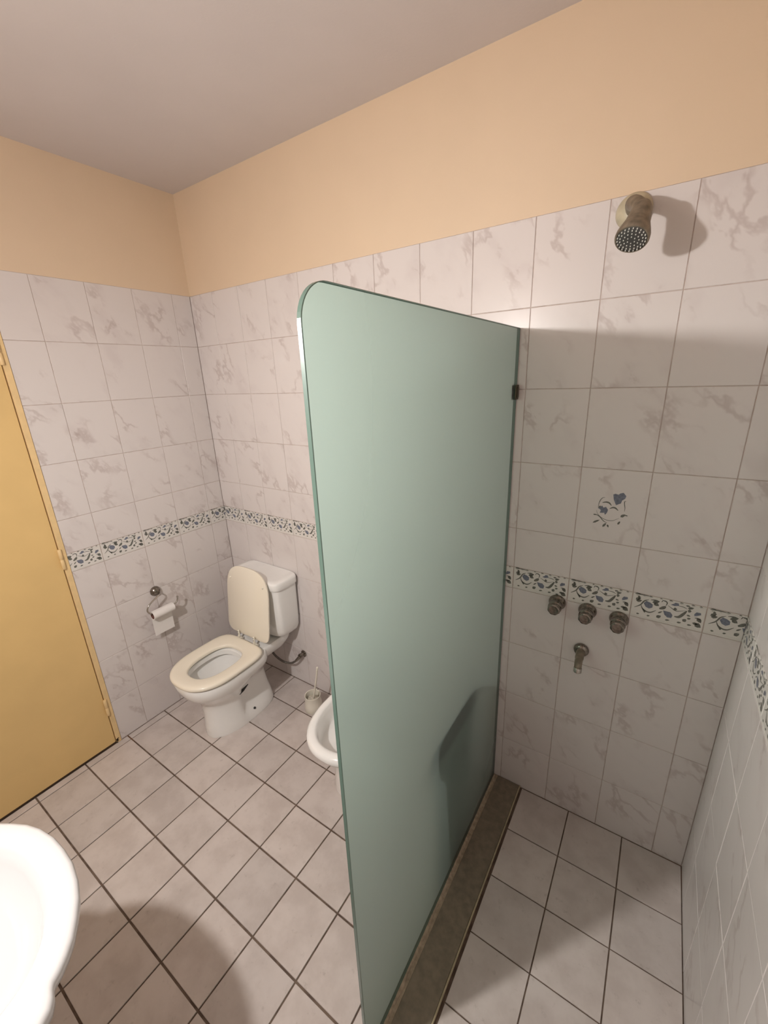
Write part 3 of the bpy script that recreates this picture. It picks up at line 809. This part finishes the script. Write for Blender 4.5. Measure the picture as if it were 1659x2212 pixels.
# ------------------------------------------------------------------ washbasin
def make_basin():
    cx = 1.18
    root = empty('washbasin', (cx, -1.62, 0))
    tag(root, 'brightly lit white washbasin at the lower left corner of the view', 'basin')
    half = [(0.0, -1.350), (0.05, -1.352), (0.10, -1.361), (0.14, -1.374), (0.175, -1.392), (0.205, -1.410), (0.226, -1.428), (0.240, -1.444), (0.2475, -1.4565),
            (0.256, -1.461), (0.270, -1.465), (0.284, -1.474), (0.294, -1.490), (0.303, -1.520), (0.308, -1.570), (0.310, -1.640), (0.310, -1.720), (0.308, -1.790), (0.300, -1.835), (0.28, -1.855), (0.22, -1.862), (0.11, -1.864)]
    loop = [Vector((x, y)) for x, y in half] + [Vector((-x, y)) for x, y in half[::-1] if x > 0]
    cyy = -1.63
    def outl(z, inset, shift=0.0):
        out = []
        for p in loop:
            d = Vector((p.x, p.y - cyy)); L = d.length
            q = d * max(0.05, (L - inset) / L)
            y = q.y + cyy + shift
            out.append(Vector((cx + q.x, max(y, YB + 0.004), z)))
        return out
    def bowl(z, hw, yf, yb, inward=0):
        out = []
        for p in loop:
            a = math.atan2(p.y - (-1.60), p.x)
            c, s = math.cos(a), math.sin(a)
            e = 2.3
            r = 1.0 / ((abs(c) ** e + abs(s) ** e) ** (1 / e))
            yc = (yf + yb) / 2; hh = (yb - yf) / 2
            out.append(Vector((cx + r * c * hw, yc - r * (-s) * abs(hh) if False else yc + r * s * abs(hh), z)))
        return out
    bm = bmesh.new()
    S = [outl(0.6400, 0.150, -0.03), outl(0.6500, 0.125, -0.03), outl(0.6850, 0.085, -0.02), outl(0.7250, 0.050, -0.01), outl(0.7550, 0.026), outl(0.7680, 0.010), outl(0.7760, 0.002), outl(0.7900, 0.0), outl(0.7980, 0.003), outl(0.8010, 0.010), outl(0.8005, 0.020),
         bowl(0.7990, 0.2296, -1.398, -1.745), bowl(0.7920, 0.2195, -1.408, -1.736), bowl(0.7650, 0.2083, -1.418, -1.728), bowl(0.7250, 0.1882, -1.436, -1.712), bowl(0.6920, 0.1456, -1.475, -1.68), bowl(0.6800, 0.0784, -1.53, -1.64), bowl(0.6770, 0.0246, -1.575, -1.60)]
    loft(bm, S)
    child(finish('bowl', bm, MT['basin_china'], angle=60), root)
    bm = bmesh.new()
    loft(bm, [dshape(cx, -1.83, -1.60, 0.10, 0.0, 32, 5, 2.3), dshape(cx, -1.83, -1.61, 0.085, 0.05, 32, 5, 2.3), dshape(cx, -1.83, -1.62, 0.075, 0.40, 32, 5, 2.3), dshape(cx, -1.83, -1.60, 0.085, 0.61, 32, 5, 2.3), dshape(cx, -1.83, -1.57, 0.11, 0.655, 32, 5, 2.3)])
    child(finish('pedestal', bm, MT['basin_china'], angle=50), root)
    bm = bmesh.new()
    lathe(bm, [(0, 0.024), (0.01, 0.022), (0.02, 0.017), (0.08, 0.016), (0.085, 0.0)], (cx, -1.80, 0.8008), (0, 0, 1), 20)
    tube(bm, spline([(cx, -1.80, 0.85), (cx, -1.75, 0.875), (cx, -1.70, 0.855)], 5), 0.011, 12)
    child(finish('spout', bm, MT['chrome'], angle=40), root)
    bm = bmesh.new()
    lathe(bm, [(0, 0.020), (0.002, 0.020), (0.003, 0.013), (0.0015, 0)], (cx, -1.5875, 0.6772), (0, 0, 1), 20)
    child(finish('drain', bm, MT['chrome']), root)
make_basin()

# ------------------------------------------------------------------ toilet paper and its holder
holder = empty('toilet_paper_holder', (0.0, -0.506, 0.735))
tag(holder, 'chrome wire toilet paper holder with a round wall rosette', 'paper holder')
bm = bmesh.new()
lathe(bm, [(0.0008, 0.0), (0.0008, 0.026), (0.005, 0.0275), (0.012, 0.026), (0.020, 0.020), (0.026, 0.012), (0.028, 0.0)], (0, -0.506, 0.735), (1, 0, 0), 28)
child(finish('rosette', bm, MT['dull_chrome'], smooth=True), holder)
bm = bmesh.new()
tube(bm, spline([(0.020, -0.500, 0.730), (0.040, -0.500, 0.728), (0.056, -0.515, 0.727), (0.065, -0.553, 0.717), (0.070, -0.582, 0.702), (0.070, -0.594, 0.680), (0.070, -0.588, 0.660), (0.070, -0.568, 0.6475), (0.070, -0.54, 0.6465), (0.070, -0.47, 0.6465), (0.070, -0.450, 0.6475), (0.070, -0.437, 0.654), (0.070, -0.430, 0.666), (0.069, -0.428, 0.676)], 6), 0.0042, 12)
lathe(bm, [(0, 0.0035), (0.004, 0.0052), (0.009, 0.005), (0.012, 0)], (0.069, -0.4282, 0.674), (0, 0.15, 1), 12)
child(finish('wire', bm, MT['chrome'], smooth=True), holder)
roll = empty('toilet_paper_roll', (0.070, -0.516, 0.640))
tag(roll, 'nearly used-up white toilet paper roll hanging on the wire holder', 'toilet paper')
y0, y1 = -0.577, -0.461
rc = (0.070, y0, 0.6375)
bm = bmesh.new()
lathe(bm, [(0, 0.0185), (0, 0.0232), (y1 - y0, 0.0232), (y1 - y0, 0.0185)], rc, (0, 1, 0), 40)
# loose tail
prof = []
for k in range(9):
    a = math.radians(80 + 100 * k / 8)
    prof.append((0.070 + math.cos(a) * 0.0238, 0.6375 + math.sin(a) * 0.0238))
for x, z in ((0.0450, 0.622), (0.0435, 0.600), (0.0425, 0.575), (0.0420, 0.545), (0.0430, 0.500)): prof.append((x, z))
child(finish('paper', bm, MT['paper'], angle=60), roll)
bm = bmesh.new()
t = 0.0005
secs = [[Vector((x, y0 + 0.002 + 0.004 * i / 13, z)), Vector((x, y1 - 0.001, z)), Vector((x + t, y1 - 0.001, z)), Vector((x + t, y0 + 0.002 + 0.004 * i / 13, z))] for i, (x, z) in enumerate(prof)]
loft(bm, secs)
child(finish('loose_sheet', bm, MT['paper']), roll)
bm = bmesh.new()
lathe(bm, [(0.0002, 0.0172), (0.0002, 0.0184), (y1 - y0 - 0.0002, 0.0184), (y1 - y0 - 0.0002, 0.0172), (0.0002, 0.0172)], rc, (0, 1, 0), 40)
child(finish('cardboard_core', bm, MT['card'], angle=60), roll)

# ------------------------------------------------------------------ toilet brush
hb = empty('brush_holder', (0.742, -0.136, 0))
tag(hb, 'small off-white open plastic pot on the floor between toilet and bidet', 'brush holder')
bm = bmesh.new()
lathe(bm, [(0.0, 0.0), (0.0, 0.049), (0.003, 0.051), (0.045, 0.0475), (0.090, 0.0435), (0.094, 0.0455), (0.0965, 0.0445), (0.0955, 0.041), (0.090, 0.0405), (0.02, 0.043), (0.006, 0.041), (0.006, 0.0)], (0.742, -0.136, 0.0008), (0, 0, 1), 40)
child(finish('pot', bm, MT['pale_plastic'], angle=50), hb)
br_ = empty('toilet_brush', (0.742, -0.136, 0.01))
tag(br_, 'toilet brush with a thin white handle leaning in its pot', 'toilet brush')
bm = bmesh.new()
tube(bm, spline([(0.750, -0.140, 0.075), (0.780, -0.147, 0.17), (0.808, -0.154, 0.263), (0.823, -0.158, 0.322)], 6), [0.0055] * 19, 12)
lathe(bm, [(0, 0.0055), (0.004, 0.0062), (0.010, 0.005), (0.013, 0)], (0.823, -0.158, 0.322), (0.2, 0, 1), 12)
child(finish('handle', bm, MT['pale_plastic'], smooth=True), br_)
bm = bmesh.new()
lathe(bm, [(0, 0.0), (0, 0.012), (0.012, 0.030), (0.045, 0.034), (0.062, 0.030), (0.072, 0.010), (0.072, 0)], (0.742, -0.136, 0.010), (0.05, 0, 1), 24)
for v in bm.verts:
    if v.co.z < 0.09: v.co += Vector((rnd.uniform(-1, 1), rnd.uniform(-1, 1), rnd.uniform(0, 1))) * 0.0022
child(finish('bristles', bm, MT['bristle']), br_)

# ------------------------------------------------------------------ waste bin seen through the glass
bn = empty('waste_bin', (1.62, -0.43, 0))
tag(bn, 'tall tapered bin with a black lid, a blurred shape behind the frosted glass', 'bin')
bm = bmesh.new()
def rr(x0, x1, y0_, y1_, z, e=6): return [Vector((p.x, p.y, z)) for p in dshape((x0 + x1) / 2, y1_, y0_, (x1 - x0) / 2, z, 40, e, e, (y0_ + y1_) / 2)]
loft(bm, [rr(1.530, 1.705, -0.585, -0.308, 0.001, 4), rr(1.525, 1.710, -0.595, -0.302, 0.01, 4), rr(1.480, 1.734, -0.625, -0.248, 0.618, 4), rr(1.486, 1.728, -0.619, -0.254, 0.618, 4), rr(1.531, 1.704, -0.585, -0.308, 0.02, 4)])
child(finish('body', bm, MT['bin'], angle=40), bn)
bm = bmesh.new()
loft(bm, [rr(1.474, 1.741, -0.633, -0.240, 0.620, 5), rr(1.472, 1.7445, -0.640, -0.238, 0.626, 5), rr(1.472, 1.7445, -0.640, -0.238, 0.702, 5), rr(1.482, 1.733, -0.625, -0.248, 0.708, 5), rr(1.53, 1.69, -0.56, -0.31, 0.714, 4)])
child(finish('lid', bm, MT['bin_lid'], angle=40), bn)

# ------------------------------------------------------------------ shower fittings
def shower_head():
    A = Vector((2.045, -0.0006, 2.197)); Fc = Vector((2.066, -0.192, 2.090))
    nrm = Vector((-0.10, -0.60, -0.79)).normalized()
    root = empty('showerhead', A)
    tag(root, 'stubby limescaled shower head on the tiled wall below the cream paint', 'shower head')
    bm = bmesh.new()
    lathe(bm, [(0.0, 0.0), (0.0, 0.043), (0.006, 0.044), (0.014, 0.040), (0.024, 0.030), (0.030, 0.018), (0.032, 0.0)], A, (0, -1, 0), 36)
    o = child(finish('escutcheon', bm, MT['escutcheon'], smooth=True), root); o['label'] = 'cream wall plate'
    back = Fc - nrm * 0.062
    bm = bmesh.new()
    tube(bm, spline([A + Vector((0, -0.02, 0)), A + Vector((0.003, -0.075, 0.0)), back + Vector((-0.004, 0.03, 0.032)), back], 8), 0.0180, 18)
    child(finish('arm', bm, MT['scaled_metal'], smooth=True), root)
    bm = bmesh.new()
    lathe(bm, [(-0.042, 0.0), (-0.042, 0.017), (-0.030, 0.022), (0.0, 0.0265), (0.012, 0.0275), (0.020, 0.0295), (0.040, 0.035), (0.050, 0.0375), (0.060, 0.038), (0.064, 0.0365), (0.064, 0.0335)], back, nrm, 40)
    child(finish('bell', bm, MT['scaled_metal'], angle=45), root)
    bm = bmesh.new()
    lathe(bm, [(0.0620, 0.034), (0.0640, 0.030), (0.0655, 0.015), (0.066, 0.0)], back, nrm, 40)
    face = child(finish('spray_face', bm, MT['spray_face'], angle=45), root)
    bm = bmesh.new()
    x, y, d = frame_for(nrm)
    for n_, r in ((6, 0.0085), (12, 0.0165), (18, 0.0245), (22, 0.0305)):
        for k in range(n_):
            a = 2 * PI * (k + 0.3 * (n_ % 5)) / n_
            p = back + d * 0.0640 + (x * math.cos(a) + y * math.sin(a)) * r
            lathe(bm, [(0, 0.00155), (0.0030, 0.00125), (0.0034, 0.0)], p, d, 6)
    o = finish('nozzles', bm, MT['nozzle']); o.parent = face
    o.matrix_parent_inverse = (Matrix.Translation(-Vector(root.location))).inverted() @ Matrix.Translation(-Vector(root.location)) @ Matrix.Identity(4)
    o['label'] = 'white rubber nozzles'
shower_head()

tap0 = None
labels = ['leftmost of the three round tarnished shower taps, nearest the glass', 'middle one of the three round tarnished shower taps', 'rightmost of the three round tarnished shower taps']
for i, tx in enumerate((1.9545, 2.0575, 2.1575)):
    tz = (0.977, 0.972, 0.969)[i]
    if tap0 is None:
        root = empty('shower_tap', (tx, 0, tz))
        parts = []
        bm = bmesh.new()
        lathe(bm, [(0.0006, 0.0), (0.0006, 0.0295), (0.004, 0.0305), (0.010, 0.028), (0.014, 0.0245), (0.020, 0.022), (0.026, 0.022), (0.026, 0)], (0, 0, 0), (0, -1, 0), 32)
        o = finish('flange', bm, MT['dull_chrome'], angle=40); o.parent = root; parts.append(o)
        bm = bmesh.new()
        prof = [(0.0262, 0.0), (0.0262, 0.0215), (0.032, 0.0235), (0.046, 0.0235), (0.050, 0.0205), (0.062, 0.0225), (0.066, 0.021), (0.068, 0.016), (0.0665, 0.010), (0.068, 0.0)]
        R = lathe(bm, prof, (0, 0, 0), (0, -1, 0), 32)
        for ring in R[5:7]:
            if len(ring) > 1:
                for k, v in enumerate(ring):
                    s = 1 - 0.07 * (0.5 + 0.5 * math.cos(8 * 2 * PI * k / 32))
                    v.co.x *= s; v.co.z *= s
        o = finish('knob', bm, MT['dull_chrome'], angle=35); o.parent = root; parts.append(o)
        tap0 = root; r = root
    else:
        r = tap0.copy(); COL.objects.link(r); r.location = (tx, 0, tz)
        for p in parts:
            c = p.copy(); COL.objects.link(c); c.parent = r
    tag(r, labels[i], 'tap', 'shower taps under the flowered border')

sp = empty('bath_spout', (2.054, 0, 0.806))
tag(sp, 'short down-turned metal spout on the wall below the three shower taps', 'spout')
bm = bmesh.new()
lathe(bm, [(0.0006, 0.0), (0.0006, 0.025), (0.005, 0.0265), (0.012, 0.024), (0.018, 0.017), (0.02, 0.0)], (2.054, 0, 0.806), (0, -1, 0), 30)
child(finish('flange', bm, MT['dull_chrome'], smooth=True), sp)
bm = bmesh.new()
tube(bm, spline([(2.054, -0.014, 0.804), (2.055, -0.035, 0.806), (2.056, -0.060, 0.802), (2.057, -0.078, 0.792), (2.058, -0.084, 0.780)], 6), [0.0155] * 6 + [0.0145] * 6 + [0.013] * 6 + [0.0125] * 7, 18)
child(finish('pipe', bm, MT['scaled_metal'], smooth=True), sp)
bm = bmesh.new()
lathe(bm, [(0, 0.013), (0.001, 0.0138), (0.016, 0.0138), (0.018, 0.012), (0.018, 0.0095), (0.010, 0.009), (0.010, 0)], (2.058, -0.0838, 0.783), (0.0, -0.2, -1), 22)
child(finish('aerator', bm, MT['chrome'], angle=40), sp)
